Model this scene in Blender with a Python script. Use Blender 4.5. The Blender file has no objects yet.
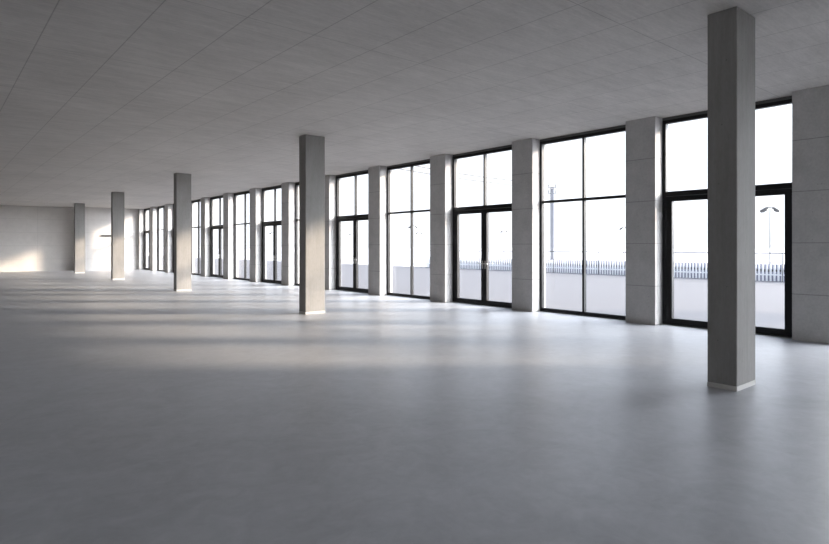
import bpy, bmesh, math, random
from mathutils import Vector, Matrix
random.seed(7)
S = bpy.context.scene
COL = S.collection
R = math.radians

# ------------------------------------------------------------------ camera, sky, sun, exposure
# x runs towards the glazed wall, y along the hall towards the end wall
YAW = 40.0
F_PX = 580.0
cam = bpy.data.cameras.new('camera')
cam.sensor_fit = 'HORIZONTAL'; cam.sensor_width = 36.0
cam.lens = 36.0 * F_PX / 829.0
cam.shift_y = -25.2 / 829.0
cam.clip_start = 0.05; cam.clip_end = 2000
camo = bpy.data.objects.new('camera', cam); COL.objects.link(camo)
CAMZ = 1.502
camo.location = (0, 0, CAMZ); camo.rotation_euler = (R(90), 0, R(-YAW))
S.camera = camo

w = bpy.data.worlds.new('sky'); S.world = w; w.use_nodes = True
wn = w.node_tree.nodes; wl = w.node_tree.links
for n in list(wn): wn.remove(n)
wo = wn.new('ShaderNodeOutputWorld'); wb = wn.new('ShaderNodeBackground')
wtc = wn.new('ShaderNodeTexCoord'); wsep = wn.new('ShaderNodeSeparateXYZ'); wr = wn.new('ShaderNodeValToRGB')
wl.new(wtc.outputs['Generated'], wsep.inputs[0]); wl.new(wsep.outputs['Z'], wr.inputs[0])
wr.color_ramp.elements[0].position = 0.0; wr.color_ramp.elements[0].color = (0.90, 0.935, 1.0, 1)
wr.color_ramp.elements[1].position = 0.8; wr.color_ramp.elements[1].color = (0.66, 0.78, 1.0, 1)
wl.new(wr.outputs[0], wb.inputs[0])
# hazy sky: evenly bright, and much brighter in the quarter round the sun
SKY_BASE, SKY_GLOW, GLOW_FROM, GLOW_POW = 1.0, 14.0, 0.55, 1.1
wdot = wn.new('ShaderNodeVectorMath'); wdot.operation = 'DOT_PRODUCT'
wl.new(wtc.outputs['Generated'], wdot.inputs[0])
def wmath(op, a, b, clamp=False):
    n = wn.new('ShaderNodeMath'); n.operation = op; n.use_clamp = clamp
    for i, v in enumerate((a, b)):
        if isinstance(v, (int, float)): n.inputs[i].default_value = v
        else: wl.new(v, n.inputs[i])
    return n.outputs[0]
g_ = wmath('DIVIDE', wmath('SUBTRACT', wdot.outputs['Value'], GLOW_FROM), 1.0 - GLOW_FROM, True)
g_ = wmath('ADD', wmath('MULTIPLY', wmath('POWER', g_, GLOW_POW), SKY_GLOW), SKY_BASE)
wl.new(g_, wb.inputs[1])
wmix = wn.new('ShaderNodeMixRGB'); wmix.inputs[2].default_value = (0.91, 0.94, 1.0, 1)   # whiter towards the sun
wl.new(wmath('DIVIDE', wmath('SUBTRACT', g_, SKY_BASE), 3.0, True), wmix.inputs[0]); wl.new(wr.outputs[0], wmix.inputs[1]); wl.new(wmix.outputs[0], wb.inputs[0])
wl.new(wb.outputs[0], wo.inputs[0])

SUN_EL = 18.5; SUN_AZ = 40.0
sd = bpy.data.lights.new('sun', 'SUN'); sd.energy = 5.0; sd.color = (1.0, 0.82, 0.63); sd.angle = R(4.6)
so = bpy.data.objects.new('sun', sd); COL.objects.link(so)
ce = math.cos(R(SUN_EL))
sun_dir = Vector((-math.cos(R(SUN_AZ)) * ce, math.sin(R(SUN_AZ)) * ce, -math.sin(R(SUN_EL))))
wdot.inputs[1].default_value = -sun_dir
so.rotation_euler = sun_dir.to_track_quat('-Z', 'Y').to_euler(); so.location = (60, -40, 30)

S.view_settings.view_transform = 'Standard'; S.view_settings.look = 'None'
S.view_settings.gamma = 1.0; S.view_settings.use_curve_mapping = False
S.view_settings.exposure = 1.0

# ------------------------------------------------------------------ helpers
def at(px, Z):
    """ground point seen at picture column px at depth Z"""
    X = (px - 414.5) / F_PX * Z
    c, s = math.cos(R(YAW)), math.sin(R(YAW))
    return Vector((c * X + s * Z, -s * X + c * Z, 0))

class MB:
    def __init__(s): s.bm = bmesh.new()
    def box(s, x0, x1, y0, y1, z0, z1, bev=0.0):
        r = bmesh.ops.create_cube(s.bm, size=1.0)
        vs = r['verts']
        for v in vs:
            v.co = Vector(((x0+x1)/2 + v.co.x*(x1-x0), (y0+y1)/2 + v.co.y*(y1-y0), (z0+z1)/2 + v.co.z*(z1-z0)))
        if bev > 0:
            es = list({e for v in vs for e in v.link_edges})
            bmesh.ops.bevel(s.bm, geom=es, offset=bev, segments=2, profile=0.5, affect='EDGES')
        return s
    def obox(s, p, ax, L, W, H, bev=0.0):
        """box centred at p, its long axis along ax"""
        ax = Vector(ax).normalized(); q = ax.to_track_quat('X', 'Z').to_matrix()
        r = bmesh.ops.create_cube(s.bm, size=1.0); vs = r['verts']
        for v in vs: v.co = Vector(p) + q @ Vector((v.co.x*L, v.co.y*W, v.co.z*H))
        if bev > 0:
            es = list({e for v in vs for e in v.link_edges})
            bmesh.ops.bevel(s.bm, geom=es, offset=bev, segments=2, profile=0.5, affect='EDGES')
        return s
    def tube(s, a, b, r0, r1=None, n=12):
        a = Vector(a); b = Vector(b); r1 = r0 if r1 is None else r1
        d = b - a; q = d.to_track_quat('Z', 'Y').to_matrix()
        r = bmesh.ops.create_cone(s.bm, cap_ends=True, segments=n, radius1=r0, radius2=r1, depth=d.length)
        for v in r['verts']: v.co = (a+b)/2 + q @ v.co
        return s
    def build(s, name, mat, parent=None):
        bmesh.ops.recalc_face_normals(s.bm, faces=s.bm.faces)
        me = bpy.data.meshes.new(name); s.bm.to_mesh(me); s.bm.free()
        me.materials.append(mat)
        o = bpy.data.objects.new(name, me); COL.objects.link(o)
        if parent: o.parent = parent
        return o

def empty(name, loc=(0, 0, 0), rz=0):
    o = bpy.data.objects.new(name, None); COL.objects.link(o)
    o.location = loc; o.rotation_euler = (0, 0, rz); o.empty_display_size = 0.2
    return o
def tag(o, label=None, cat=None, group=None, kind=None):
    if label: o['label'] = label
    if cat: o['category'] = cat
    if group: o['group'] = group
    if kind: o['kind'] = kind
    return o
KIDS = {}
def copy_tree(o, parent=None):
    c = o.copy(); COL.objects.link(c); c.parent = parent
    for ch in list(o.children): copy_tree(ch, c)
    return c

# ------------------------------------------------------------------ materials
def new_mat(name):
    m = bpy.data.materials.new(name); m.use_nodes = True
    nt = m.node_tree; b = nt.nodes['Principled BSDF']
    return m, nt, b
def flat(name, col, rough=0.5, metal=0.0, spec=0.5):
    m, nt, b = new_mat(name)
    no = nt.nodes.new('ShaderNodeTexNoise'); no.inputs['Scale'].default_value = 25
    mx = nt.nodes.new('ShaderNodeMixRGB'); mx.inputs[1].default_value = (*[c*0.93 for c in col], 1); mx.inputs[2].default_value = (*[min(1, c*1.07) for c in col], 1)
    nt.links.new(no.outputs['Fac'], mx.inputs[0]); nt.links.new(mx.outputs[0], b.inputs['Base Color'])
    b.inputs['Roughness'].default_value = rough; b.inputs['Metallic'].default_value = metal
    b.inputs['Specular IOR Level'].default_value = spec
    return m
def math_node(nt, op, a, b=None, c=None):
    n = nt.nodes.new('ShaderNodeMath'); n.operation = op
    for i, v in enumerate((a, b, c)):
        if v is None: continue
        if isinstance(v, (int, float)): n.inputs[i].default_value = v
        else: nt.links.new(v, n.inputs[i])
    return n.outputs[0]
def joint(nt, coord, period, offset, width):
    """1 on a line every `period`, else 0, soft-edged"""
    a = math_node(nt, 'SUBTRACT', coord, offset)
    a = math_node(nt, 'ADD', a, period*0.5 + period*200)
    a = math_node(nt, 'MODULO', a, period)
    a = math_node(nt, 'SUBTRACT', a, period*0.5)
    a = math_node(nt, 'ABSOLUTE', a)
    a = math_node(nt, 'DIVIDE', a, width)
    a = math_node(nt, 'SUBTRACT', 1.0, a)
    return math_node(nt, 'MAXIMUM', a, 0.0)
def concrete(name, base, joints=(), grain=(1, 1, 1), amt=0.16, rough=0.75, jdark=0.45, pores=True, streak=None):
    """joints: (axis, period, offset, width)"""
    m, nt, b = new_mat(name); N = nt.nodes; L = nt.links
    g = N.new('ShaderNodeNewGeometry'); sep = N.new('ShaderNodeSeparateXYZ'); L.new(g.outputs['Position'], sep.inputs[0])
    def noise(scale, sc=(1, 1, 1), det=5, rgh=0.6):
        mp = N.new('ShaderNodeMapping'); mp.inputs['Scale'].default_value = sc; L.new(g.outputs['Position'], mp.inputs[0])
        n = N.new('ShaderNodeTexNoise'); n.inputs['Scale'].default_value = scale; n.inputs['Detail'].default_value = det
        n.inputs['Roughness'].default_value = rgh; L.new(mp.outputs[0], n.inputs['Vector']); return n.outputs['Fac']
    n1 = noise(0.55); n2 = noise(3.5, grain); n3 = noise(28, grain, 3)
    s = math_node(nt, 'MULTIPLY', math_node(nt, 'SUBTRACT', n1, 0.5), 1.4)
    s = math_node(nt, 'ADD', s, math_node(nt, 'MULTIPLY', math_node(nt, 'SUBTRACT', n2, 0.5), 1.5))
    s = math_node(nt, 'ADD', s, math_node(nt, 'MULTIPLY', math_node(nt, 'SUBTRACT', n3, 0.5), 0.9))
    if streak:
        n4 = noise(9, streak, 4)
        s = math_node(nt, 'ADD', s, math_node(nt, 'MULTIPLY', math_node(nt, 'SUBTRACT', n4, 0.5), 1.2))
    fac = math_node(nt, 'ADD', math_node(nt, 'MULTIPLY', s, amt), 1.0)
    if pores:
        v = N.new('ShaderNodeTexVoronoi'); v.inputs['Scale'].default_value = 7.0; L.new(g.outputs['Position'], v.inputs['Vector'])
        p = math_node(nt, 'LESS_THAN', v.outputs['Distance'], 0.055)
        fac = math_node(nt, 'MULTIPLY', fac, math_node(nt, 'SUBTRACT', 1.0, math_node(nt, 'MULTIPLY', p, 0.35)))
    jt = None
    for ax, per, off, wd in joints:
        j = joint(nt, sep.outputs[ax], per, off, wd)
        jt = j if jt is None else math_node(nt, 'MAXIMUM', jt, j)
    if jt is not None:
        fac = math_node(nt, 'MULTIPLY', fac, math_node(nt, 'SUBTRACT', 1.0, math_node(nt, 'MULTIPLY', jt, jdark)))
    vm = N.new('ShaderNodeVectorMath'); vm.operation = 'SCALE'; vm.inputs[0].default_value = base
    L.new(fac, vm.inputs['Scale']); L.new(vm.outputs[0], b.inputs['Base Color'])
    b.inputs['Roughness'].default_value = rough; b.inputs['Specular IOR Level'].default_value = 0.3
    bp = N.new('ShaderNodeBump'); bp.inputs['Strength'].default_value = 0.25; bp.inputs['Distance'].default_value = 0.01
    L.new(fac, bp.inputs['Height']); L.new(bp.outputs[0], b.inputs['Normal'])
    return m

M = {}
M['ceiling'] = concrete('board_ceiling_concrete', (0.545, 0.520, 0.495), joints=(('X', 0.823, 1.02, 0.010), ('Y', 2.5, 1.0, 0.008)), grain=(0.45, 1.5, 1), amt=0.26, jdark=0.42, pores=False, streak=(0.25, 2.5, 1))
M['pier'] = concrete('pier_concrete', (0.44, 0.43, 0.42), joints=(('Z', 0.82, 0.745, 0.010),), grain=(1, 1, 1), amt=0.28, jdark=0.5)
M['column'] = concrete('column_concrete', (0.258, 0.25, 0.24), grain=(1.5, 1.5, 0.5), amt=0.22, streak=(3, 3, 0.12))
M['wall'] = concrete('wall_concrete', (0.56, 0.535, 0.51), joints=(('Z', 0.82, 0.745, 0.01), ('X', 2.5, 0.2, 0.01)), amt=0.14, jdark=0.3)
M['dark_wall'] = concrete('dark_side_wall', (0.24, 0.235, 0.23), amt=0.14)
M['base_strip'] = concrete('base_strip_mortar', (0.55, 0.54, 0.52), amt=0.08, pores=False)
M['frame'] = flat('anthracite_aluminium', (0.006, 0.006, 0.007), 0.45, 0.0, 0.25)
M['cap'] = flat('dark_grey_head_profile', (0.07, 0.072, 0.07), 0.6)
M['seal'] = flat('grey_rubber_seal', (0.12, 0.125, 0.13), 0.6)
M['steel'] = flat('brushed_steel', (0.72, 0.72, 0.70), 0.3, 1.0)
M['white_paint'] = flat('white_paint', (0.80, 0.81, 0.83), 0.5)
M['galv'] = flat('galvanised_steel', (0.055, 0.058, 0.064), 0.6, 0.0)
M['mast'] = flat('mast_paint', (0.13, 0.135, 0.155), 0.7)
M['lamp'] = flat('lamp_housing', (0.022, 0.023, 0.026), 0.5)
M['wire'] = flat('weathered_wire', (0.06, 0.06, 0.065), 0.7)
M['bluewall'] = concrete('blue_grey_kerb_wall', (0.21, 0.22, 0.28), amt=0.1, pores=False)
M['plaza'] = concrete('plaza_asphalt', (0.088, 0.088, 0.096), amt=0.10, pores=False, rough=0.9)
M['gravel'] = concrete('pale_gravel', (0.36, 0.36, 0.37), amt=0.03, pores=False, rough=0.95)
M['render'] = concrete('outer_render', (0.5, 0.5, 0.49), amt=0.05, pores=False)

# floor: poured grey screed, satin sealed, faint trowel marks
m, nt, b = new_mat('sealed_screed_floor'); N = nt.nodes; L = nt.links
g = N.new('ShaderNodeNewGeometry')
def nz(scale, det, dist=0.0, rgh=0.6):
    n = N.new('ShaderNodeTexNoise'); n.inputs['Scale'].default_value = scale; n.inputs['Detail'].default_value = det
    n.inputs['Distortion'].default_value = dist; n.inputs['Roughness'].default_value = rgh
    L.new(g.outputs['Position'], n.inputs['Vector']); return n.outputs['Fac']
a1 = nz(0.35, 3); a2 = nz(1.6, 8, 1.6, 0.65); a3 = nz(9, 6, 0.8)
f = math_node(nt, 'MULTIPLY', math_node(nt, 'SUBTRACT', a1, 0.5), 0.22)
f = math_node(nt, 'ADD', f, math_node(nt, 'MULTIPLY', math_node(nt, 'SUBTRACT', a2, 0.5), 0.62))
f = math_node(nt, 'ADD', f, math_node(nt, 'MULTIPLY', math_node(nt, 'SUBTRACT', a3, 0.5), 0.34))
f = math_node(nt, 'ADD', f, 1.0)
vm = N.new('ShaderNodeVectorMath'); vm.operation = 'SCALE'; vm.inputs[0].default_value = (0.325, 0.334, 0.355)
L.new(f, vm.inputs['Scale']); L.new(vm.outputs[0], b.inputs['Base Color'])
rr = math_node(nt, 'ADD', math_node(nt, 'MULTIPLY', math_node(nt, 'SUBTRACT', a2, 0.5), 0.10), 0.38)
L.new(rr, b.inputs['Roughness']); b.inputs['Specular IOR Level'].default_value = 0.65
bp = N.new('ShaderNodeBump'); bp.inputs['Strength'].default_value = 0.04; bp.inputs['Distance'].default_value = 0.02
L.new(f, bp.inputs['Height']); L.new(bp.outputs[0], b.inputs['Normal'])
M['floor'] = m

# window glass: clear pane with surface reflection
m = bpy.data.materials.new('clear_glass'); m.use_nodes = True; nt = m.node_tree; N = nt.nodes; L = nt.links
for n in list(N): N.remove(n)
o_ = N.new('ShaderNodeOutputMaterial'); mx = N.new('ShaderNodeMixShader'); tr = N.new('ShaderNodeBsdfTransparent'); gl = N.new('ShaderNodeBsdfGlossy')
gg = N.new('ShaderNodeNewGeometry'); dt = N.new('ShaderNodeVectorMath'); dt.operation = 'DOT_PRODUCT'
L.new(gg.outputs['Incoming'], dt.inputs[0]); L.new(gg.outputs['Normal'], dt.inputs[1])
fr_ = math_node(nt, 'ABSOLUTE', dt.outputs['Value']); fr_ = math_node(nt, 'POWER', math_node(nt, 'SUBTRACT', 1.0, fr_), 5.0)
fr_ = math_node(nt, 'ADD', math_node(nt, 'MULTIPLY', fr_, 0.7), 0.03)
gl.inputs['Roughness'].default_value = 0.02; tr.inputs[0].default_value = (0.962, 0.968, 0.972, 1)
L.new(fr_, mx.inputs[0]); L.new(tr.outputs[0], mx.inputs[1]); L.new(gl.outputs[0], mx.inputs[2]); L.new(mx.outputs[0], o_.inputs[0])
M['glass'] = m

# ------------------------------------------------------------------ shell
H = 4.0
XI, XO = 10.65, 11.14           # inner and outer face of the glazed wall
XL, YB, YE, YN = -9.5, -9.0, 42.4, 41.1
st = lambda o, label, cat: tag(o, label, cat, kind='structure')
st(MB().box(XL-0.3, XO, YB-0.3, YE+0.3, -0.25, 0.0).build('floor', M['floor']), 'sealed grey screed floor of the empty hall', 'floor')
st(MB().box(XL-0.3, XO+0.35, YB-0.3, YE+0.3, H, H+0.35).build('ceiling', M['ceiling']), 'exposed concrete ceiling with long panel joints', 'ceiling')
XS = 7.55                         # the end wall steps forward here
st(MB().box(XL, XS, YE, YE+0.3, 0.0, H).box(XS, XO, YN, YE+0.3, 0.0, H).build('wall_far', M['wall']), 'pale concrete end wall at the far left, its right part standing forward', 'wall')
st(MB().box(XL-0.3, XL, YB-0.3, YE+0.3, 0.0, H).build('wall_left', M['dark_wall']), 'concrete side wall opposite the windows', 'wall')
BACK = [XL + 0.6 + k*2.9 for k in range(7)]       # left edges of the unseen openings added behind the viewer for fill light
mb = MB(); e = XL
for x in BACK: mb.box(e, x, YB-0.3, YB, 0.0, H); e = x + 2.4
mb.box(e, XO, YB-0.3, YB, 0.0, H)
st(mb.build('wall_back', M['wall']), 'concrete wall behind the viewer, with tall windows added for fill light', 'wall')
STEP = 2.938
C0 = 5.535                       # near corner of the first full pier
PW = 0.617
st(MB().box(XI, XO, YB, C0-2*STEP+PW, 0.0, H).build('wall_right', M['pier']), 'solid concrete stretch of the window wall', 'wall')

# piers: number n stands from near[n] to far[n] along y
near = [C0 + STEP*(n-1) for n in range(0, 14)]
far = [y + PW for y in near]
far[0] = 3.245
pier_labels = [
 'wide concrete pier at the right edge of the photo, right of the nearest glass door',
 'concrete pier between the nearest glass door and the nearest plain window',
 'concrete pier between the nearest plain window and the second glass door',
 'concrete pier left of the second glass door, fourth from the right edge',
 'concrete pier right of the third glass door, fifth from the right edge',
 'concrete pier partly behind the second nearest column, left of the third glass door',
 'concrete pier left of the second nearest column, seventh from the right edge',
 'concrete pier left of the fourth glass door, eighth from the right edge',
 'concrete pier right of the fifth glass door, ninth from the right edge',
 'concrete pier left of the fifth glass door, tenth from the right edge',
 'concrete pier hidden mostly behind the third nearest column',
 'concrete pier just left of the third nearest column',
 'concrete pier one bay before the far end wall',
 'last and smallest concrete pier, touching the far end wall',
]
for n in range(14):
    w_ = far[n] - near[n]
    y1 = w_ if n < 13 else YN - near[n]
    p = MB().box(0, XO-XI, 0, y1, 0, H, 0.006 if n < 13 else 0).build('concrete_pier', M['pier'])
    p.location = (XI, near[n], 0)
    tag(p, pier_labels[n], 'pier', 'concrete piers of the window wall')

# ------------------------------------------------------------------ glazing
FX0, FX1 = 10.925, 11.015        # frame depth
def base_frame(root, y0, y1, side, fw=0.055):
    """outer frame of a bay, local y from 0 to width"""
    W = y1 - y0
    mb = MB()
    mb.box(FX0, FX1, 0, fw, 0.02, 3.945); mb.box(FX0, FX1, W-fw, W, 0.02, 3.945)
    mb.box(FX0+0.001, FX1-0.001, fw, W-fw, 3.88, 3.945)
    mb.box(FX0+0.001, FX1-0.001, fw, W-fw, 0.02, 0.085)
    mb.build('frame', M['frame'], root)
    MB().box(FX0+0.004, FX1, 0, W, 3.945, 4.0).build('head_profile', M['cap'], root)
    MB().box(FX0+0.01, XO+0.02, 0, W, 0.0, 0.02).build('sill', M['cap'], root)
def pane(root, ya, yb, za, zb):
    return MB().box(10.962, 10.974, ya, yb, za, zb).build('pane', M['glass'], root)

def window_bay(n, y0, y1, label):
    root = empty('window_%d' % n, (0, y0, 0)); W = y1 - y0; c = W/2
    base_frame(root, y0, y1, 0)
    MB().box(FX0+0.002, FX1-0.002, c-0.025, c+0.025, 0.085, 3.88, 0.003).build('mullion', M['frame'], root)
    mb = MB()
    mb.box(FX0+0.001, FX1-0.001, 0.055, c-0.025, 2.512, 2.567); mb.box(FX0+0.001, FX1-0.001, c+0.025, W-0.055, 2.512, 2.567)
    mb.build('transom', M['frame'], root)
    for a, b_ in ((0.055, c-0.025), (c+0.025, W-0.055)):
        pane(root, a, b_, 0.085, 2.512); pane(root, a, b_, 2.567, 3.88)
    st(root, label, 'window')

def handle(leaf, y, sgn):
    mb = MB()
    for xs, d in ((FX0-0.004, -1), (FX1+0.004, 1)):
        mb.obox((xs, y, 1.04), (0, 0, 1), 0.20, 0.035, 0.008, 0.002)
        mb.tube((xs, y, 1.07), (xs + d*0.05, y, 1.07), 0.010)
        mb.tube((xs + d*0.05, y - sgn*0.008, 1.07), (xs + d*0.05, y + sgn*0.125, 1.07), 0.0105)
        mb.tube((xs, y, 0.985), (xs + d*0.012, y, 0.985), 0.011)
    o = mb.build('lever_handle', M['steel'], leaf); o['label'] = 'brushed steel lever handle with backplate'

def door_bay(n, y0, y1, label, detail=True):
    root = empty('door_%d' % n, (0, y0, 0)); W = y1 - y0; c = W/2
    base_frame(root, y0, y1, 0, 0.07)
    MB().box(FX0+0.001, FX1-0.001, 0.07, W-0.07, 2.475, 2.565).build('transom', M['frame'], root)
    MB().box(FX0+0.002, FX1-0.002, c-0.025, c+0.025, 2.565, 3.88, 0.003).build('mullion', M['frame'], root)
    for a, b_ in ((0.07, c-0.025), (c+0.025, W-0.07)): pane(root, a, b_, 2.565, 3.88)
    MB().box(FX0+0.010, FX1-0.01, 0.07, W-0.07, 2.467, 2.475).build('seal', M['seal'], root)
    for k, (a, b_) in enumerate(((0.076, c-0.003), (c+0.003, W-0.076))):
        sw = 0.115; sm = 0.092
        la, lb = (sw, sm) if k == 0 else (sm, sw)
        mb = MB(); x0, x1 = FX0-0.004, FX1-0.006
        mb.box(x0, x1, a, a+la, 0.03, 2.465, 0.003); mb.box(x0, x1, b_-lb, b_, 0.03, 2.465, 0.003)
        mb.box(x0+0.001, x1-0.001, a+la-0.004, b_-lb+0.004, 2.375, 2.464); mb.box(x0+0.001, x1-0.001, a+la-0.004, b_-lb+0.004, 0.031, 0.13)
        lf = mb.build('door_leaf', M['frame'], root)
        pane(lf, a+la, b_-lb, 0.13, 2.375)
        if k == 0: handle(lf, b_-0.046, -1)
        else: handle(lf, a+0.046, 1)
        yh = 0.07 if k == 0 else W-0.07
        for z in (0.35, 1.25, 1.95, 2.28):
            hb = MB().tube((FX0-0.014, yh, z-0.05), (FX0-0.014, yh, z+0.05), 0.011)
            hb.tube((FX0-0.014, yh, z-0.058), (FX0-0.014, yh, z-0.052), 0.013); hb.tube((FX0-0.014, yh, z+0.052), (FX0-0.014, yh, z+0.058), 0.013)
            hb.box(FX0-0.008, FX0-0.0045, yh-0.025, yh+0.025, z-0.045, z+0.045)
            hb.build('hinge', M['frame'], lf)
    st(root, label, 'glass door')

door_labels = ['nearest black framed double glass door, behind the largest column', 'second nearest black framed double glass door, with steel lever handles at its centre',
 'third black framed double glass door, right of the second nearest column', 'fourth black framed glass door, left of the second nearest column',
 'fifth black framed glass door, right of the third nearest column', 'sixth black framed glass door, mostly behind the third nearest column', 'farthest black framed glass door beside the end wall']
win_labels = ['nearest plain four-pane window in black frame, showing a distant mast', 'second plain four-pane window, between two glass doors in mid hall',
 'third plain four-pane window, mostly behind the second nearest column', 'fourth plain window, between the fourth and fifth glass doors',
 'fifth plain window, just right of the third nearest column', 'sixth plain window, in the last bay but one before the end wall']
nd = nw = 0
for n in range(0, 13):
    y0, y1 = far[n], near[n+1]
    if n % 2 == 0:
        door_bay(nd+1, y0, y1, door_labels[nd]); nd += 1
    else:
        window_bay(nw+1, y0, y1, win_labels[nw]); nw += 1
window_bay(7, C0-2*STEP+PW, near[0], 'plain window outside the photo, right of the widest pier')

for k, x in enumerate(BACK):  # unseen back glazing, added to bring fill daylight into the near hall
    root = empty('window_%d' % (8+k), (x, YB-0.15, 0)); mb = MB()
    for a in (0.0, 1.175, 2.35): mb.box(a, a+0.05, -0.045, 0.045, 0.0, H)
    for a in (0.05, 1.225):
        for z in (0.0, 2.51, 3.94): mb.box(a, a+1.125, -0.044, 0.044, z, z+0.06)
    mb.build('frame', M['frame'], root)
    for a in (0.05, 1.225):
        for z0, z1 in ((0.06, 2.51), (2.57, 3.94)): MB().box(a, a+1.125, -0.006, 0.006, z0, z1).build('pane', M['glass'], root)
    st(root, 'window added behind the viewer for fill light, number %d from the left' % (k+1), 'window')

# ------------------------------------------------------------------ free-standing columns
def make_column():
    root = empty('concrete_column')
    MB().box(0, 0.495, 0, 0.30, 0.05, H, 0.008).build('shaft', M['column'], root)
    o = MB().box(-0.002, 0.497, -0.002, 0.302, 0.0, 0.05, 0.003).build('base_strip', M['base_strip'], root)
    o['label'] = 'pale mortar strip round the foot'
    return root
col_labels = ['largest grey concrete column, standing in front of the nearest glass door',
 'second nearest concrete column, its lower half lit warm, left of the third glass door',
 'third nearest concrete column, in front of the far windows',
 'fourth nearest concrete column, in front of the bright part of the end wall',
 'farthest and smallest concrete column, beside the dark strip of the end wall']
c0 = make_column()
for i, y in enumerate((2.457, 11.42, 20.15, 28.98, 37.75)):
    o = c0 if i == 0 else copy_tree(c0)
    o.location = (6.427, y, 0)
    tag(o, col_labels[i], 'column', 'free-standing concrete columns')

# bar on the end wall
root = empty('wall_rail', (8.45, YN, 2.16))
MB().box(0, 1.1, -0.09, -0.05, 0, 0.11, 0.005).build('bar', M['galv'], root)
for x in (0.1, 1.0): MB().box(x-0.02, x+0.02, -0.05, 0, 0.03, 0.08).build('bracket', M['galv'], root)
tag(root, 'short grey horizontal bar on the end wall, left of the fourth column', 'rail')

# ------------------------------------------------------------------ outdoors
XF = 28.6
st(MB().box(XO, XF, -60, 160, -0.35, -0.02).box(-80, XO, -60, YB-0.3, -0.35, -0.02).build('ground_plaza', M['plaza']), 'flat grey plaza outside the windows', 'ground')
st(MB().box(XF, 900, -600, 900, -0.45, -0.04).build('ground_gravel', M['gravel']), 'pale bright ground beyond the fence', 'ground')

# railing on the plaza edge: thin top rail and posts
root = empty('railing', (XF-0.25, 6.0, -0.02))
L_ = 27.0
MB().tube((0, 0, 1.24), (0, L_, 1.24), 0.022, n=8).build('top_rail', M['galv'], root)
for k in range(10):
    y = k * L_/9
    mb = MB().tube((0, y, 0), (0, y, 1.24), 0.018, n=8); mb.box(-0.05, 0.05, y-0.05, y+0.05, 0, 0.012)
    mb.build('post', M['galv'], root)
tag(root, 'thin grey handrail on slim posts along the plaza edge', 'railing')

# white picket fence behind it
root = empty('picket_fence', (XF+0.05, 6.0, -0.02))
pk = []
SP = 0.155; NP = 174
for z in (0.25,): MB().box(0.035, 0.065, 0, L_, z, z+0.06).build('rail', M['white_paint'], root)
def picket(mb, y): mb.box(0, 0.03, y-0.036, y+0.036, 0.0, 0.74); return mb
src = picket(MB(), 0).build('picket', M['white_paint'], root)
for k in range(1, 100):
    c = src.copy(); COL.objects.link(c); c.parent = root; c.location = (0, k*SP, 0)
mb = MB()
for k in range(100, NP): picket(mb, k*SP)
tag(mb.build('far_pickets', M['white_paint'], root), kind='stuff')
tag(root, 'low white picket fence at the far edge of the plaza', 'fence')

root = empty('kerb_wall', (XF+0.45, 6.0, -0.04))
MB().box(0, 0.22, 0, L_, 0, 0.76).build('wall_body', M['bluewall'], root)
MB().box(-0.02, 0.0, 0, L_, 0.42, 0.53).build('dark_stripe', M['lamp'], root)
tag(root, 'low blue-grey wall with a dark stripe behind the picket fence', 'wall')

# double floodlight posts
def flood_post(h=5.0):
    root = empty('floodlight_post')
    mb = MB().tube((0, 0, 0), (0, 0, h), 0.055, 0.035); mb.tube((0, 0, 0), (0, 0, 0.03), 0.16); mb.build('pole', M['galv'], root)
    MB().tube((-0.32, 0, h), (0.32, 0, h), 0.03).build('crossarm', M['galv'], root)
    for s in (-1, 1):
        mb = MB()
        ax = Vector((s*0.86, 0, -0.5))
        p = Vector((s*0.48, 0, h-0.17))
        mb.obox(p, ax, 0.50, 0.34, 0.11, 0.02); mb.obox(p + Vector((s*0.10, 0, -0.12)), ax, 0.34, 0.38, 0.16, 0.03)
        mb.tube((s*0.30, 0, h), (s*0.36, 0, h-0.08), 0.03)
        mb.build('lamp_head', M['lamp'], root)
    return root
fl = [(770, 50.8, 5.0, 'tall double floodlight post seen through the nearest glass door'),
      (624, 103, 5.0, 'distant double floodlight post at the right edge of the nearest plain window'),
      (504, 124, 5.0, 'tiny distant double floodlight post seen through the second glass door'),
      (413, 95, 5.0, 'distant double floodlight post behind the centre bar of the second plain window'),
      (419, 138, 5.0, 'tiny double floodlight post right of the centre bar of the second plain window'),
      (352, 150, 5.0, 'tiny double floodlight post seen through the third glass door'),
      (272.5, 140, 5.0, 'tiny double floodlight post seen through the fourth glass door')]
f0 = flood_post()
for i, (px, Z, h, lab) in enumerate(fl):
    o = f0 if i == 0 else copy_tree(f0)
    p = at(px, Z); o.location = (p.x, p.y, -0.04); o.rotation_euler = (0, 0, R(-YAW))
    tag(o, lab, 'floodlight', 'double floodlight posts beyond the fence')

# overhead line masts and wires
def mast(h):
    root = empty('overhead_line_mast')
    mb = MB(); mb.box(-0.16, 0.16, -0.16, -0.13, 0, h); mb.box(-0.16, 0.16, 0.13, 0.16, 0, h); mb.box(-0.14, 0.14, -0.13, 0.13, 0.0, h)
    mb.box(-0.3, 0.3, -0.3, 0.3, 0, 0.15)
    mb.build('post', M['mast'], root)
    for z in (h-0.75, h-0.1):
        MB().tube((-0.45, 0, z), (0.45, 0, z), 0.035).build('crossarm', M['galv'], root)
        for s in (-1, 1):
            mb = MB(); mb.tube((s*0.38, 0, z), (s*0.38, 0, z+0.42), 0.03)
            for q in range(4): mb.tube((s*0.38, 0, z+0.08+q*0.08), (s*0.38, 0, z+0.11+q*0.08), 0.075)
            mb.build('insulator', M['galv'], root)
    return root
mA = mast(8.3); pA = at(552, 65.3); mA.location = (pA.x, pA.y, -0.04); mA.rotation_euler = (0, 0, R(-YAW))
tag(mA, 'grey overhead line mast seen through the nearest plain window', 'mast', 'overhead line masts')
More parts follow.
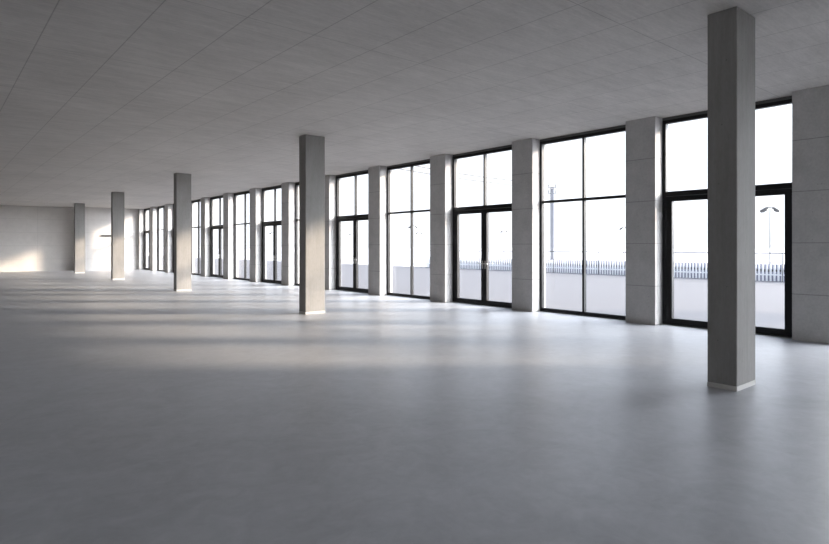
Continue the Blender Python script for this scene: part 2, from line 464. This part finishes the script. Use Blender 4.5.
mB_ = copy_tree(mA); pB = at(379, 47.0); mB_.location = (pB.x, pB.y, -0.04)
tag(mB_, 'overhead line mast hidden behind the fifth pier from the right', 'mast', 'overhead line masts')
def wire(z0, z1, sag, off, lab):
    mb = MB(); n = 14; a = pA.copy(); b_ = pB.copy(); pts = []
    side = (b_-a).normalized().cross(Vector((0, 0, 1))) * off
    for k in range(n+1):
        t = k/n; p = a.lerp(b_, t) + side; p.z = z0 + (z1-z0)*t - sag*4*t*(1-t); pts.append(p)
    for k in range(n): mb.tube(pts[k], pts[k+1], 0.055, n=6)
    tag(mb.build('overhead_wire', M['wire'], None), lab, 'wire', 'overhead wires')
wire(8.69, 8.75, 0.35, 0.32, 'upper grey overhead wire strung between the masts')
wire(8.04, 8.05, 0.25, -0.32, 'lower grey overhead wire strung between the masts')

# unseen trees added right of the view to filter low sun for near bays
M['bark'] = flat('grey_bark', (0.12, 0.10, 0.08), 0.9)
M['leaf'] = flat('olive_leaves', (0.10, 0.13, 0.05), 0.7)
def tree(x, y, h, r, nleaf, lab, seed):
    rnd = random.Random(seed); root = empty('sun_filter_tree', (x, y, -0.02))
    mb = MB(); mb.tube((0, 0, 0), (0.05, 0.02, h*0.55), 0.13, 0.08); zc = h - r*0.95
    for k in range(9):
        a = k*2.4; q = Vector((math.cos(a)*r*0.75, math.sin(a)*r*0.75, zc + (k % 3 - 0.6)*r*0.45))
        mb.tube((0.03, 0.01, h*(0.3 + 0.03*k)), q, 0.05, 0.012, n=6)
    mb.build('trunk', M['bark'], root)
    bm = bmesh.new()
    for k in range(nleaf):
        while True:
            v = Vector((rnd.uniform(-1, 1), rnd.uniform(-1, 1), rnd.uniform(-1, 1)))
            if v.length < 1: break
        c = Vector((v.x*r, v.y*r, zc + v.z*r*0.95))
        a = Vector((rnd.gauss(0, 1), rnd.gauss(0, 1), rnd.gauss(0, 1))).normalized(); b_ = a.orthogonal().normalized(); n_ = a.cross(b_)
        L2 = rnd.uniform(0.10, 0.16); W2 = L2*0.55
        vs = [bm.verts.new(c + a*L2), bm.verts.new(c + b_*W2 + n_*0.02), bm.verts.new(c - a*L2), bm.verts.new(c - b_*W2 + n_*0.02)]
        bm.faces.new(vs)
    me = bpy.data.meshes.new('foliage'); bm.to_mesh(me); bm.free(); me.materials.append(M['leaf'])
    o = bpy.data.objects.new('foliage', me); COL.objects.link(o); o.parent = root; tag(o, kind='stuff')
    tag(root, lab, 'tree', 'unseen trees added to filter the sun')
for i, (x, y, h, r) in enumerate(((21.5, -13.6, 7.0, 1.85), (21.9, -9.8, 7.1, 1.85), (21.4, -6.0, 7.1, 1.85), (21.8, -2.2, 6.4, 1.8))):
    tree(x, y, h, r, int(1500*r*r/4), 'small olive leaved tree out of view, added to filter the sun, %s of four in a row' % ('first', 'second', 'third', 'fourth', 'last')[i], 11+i)
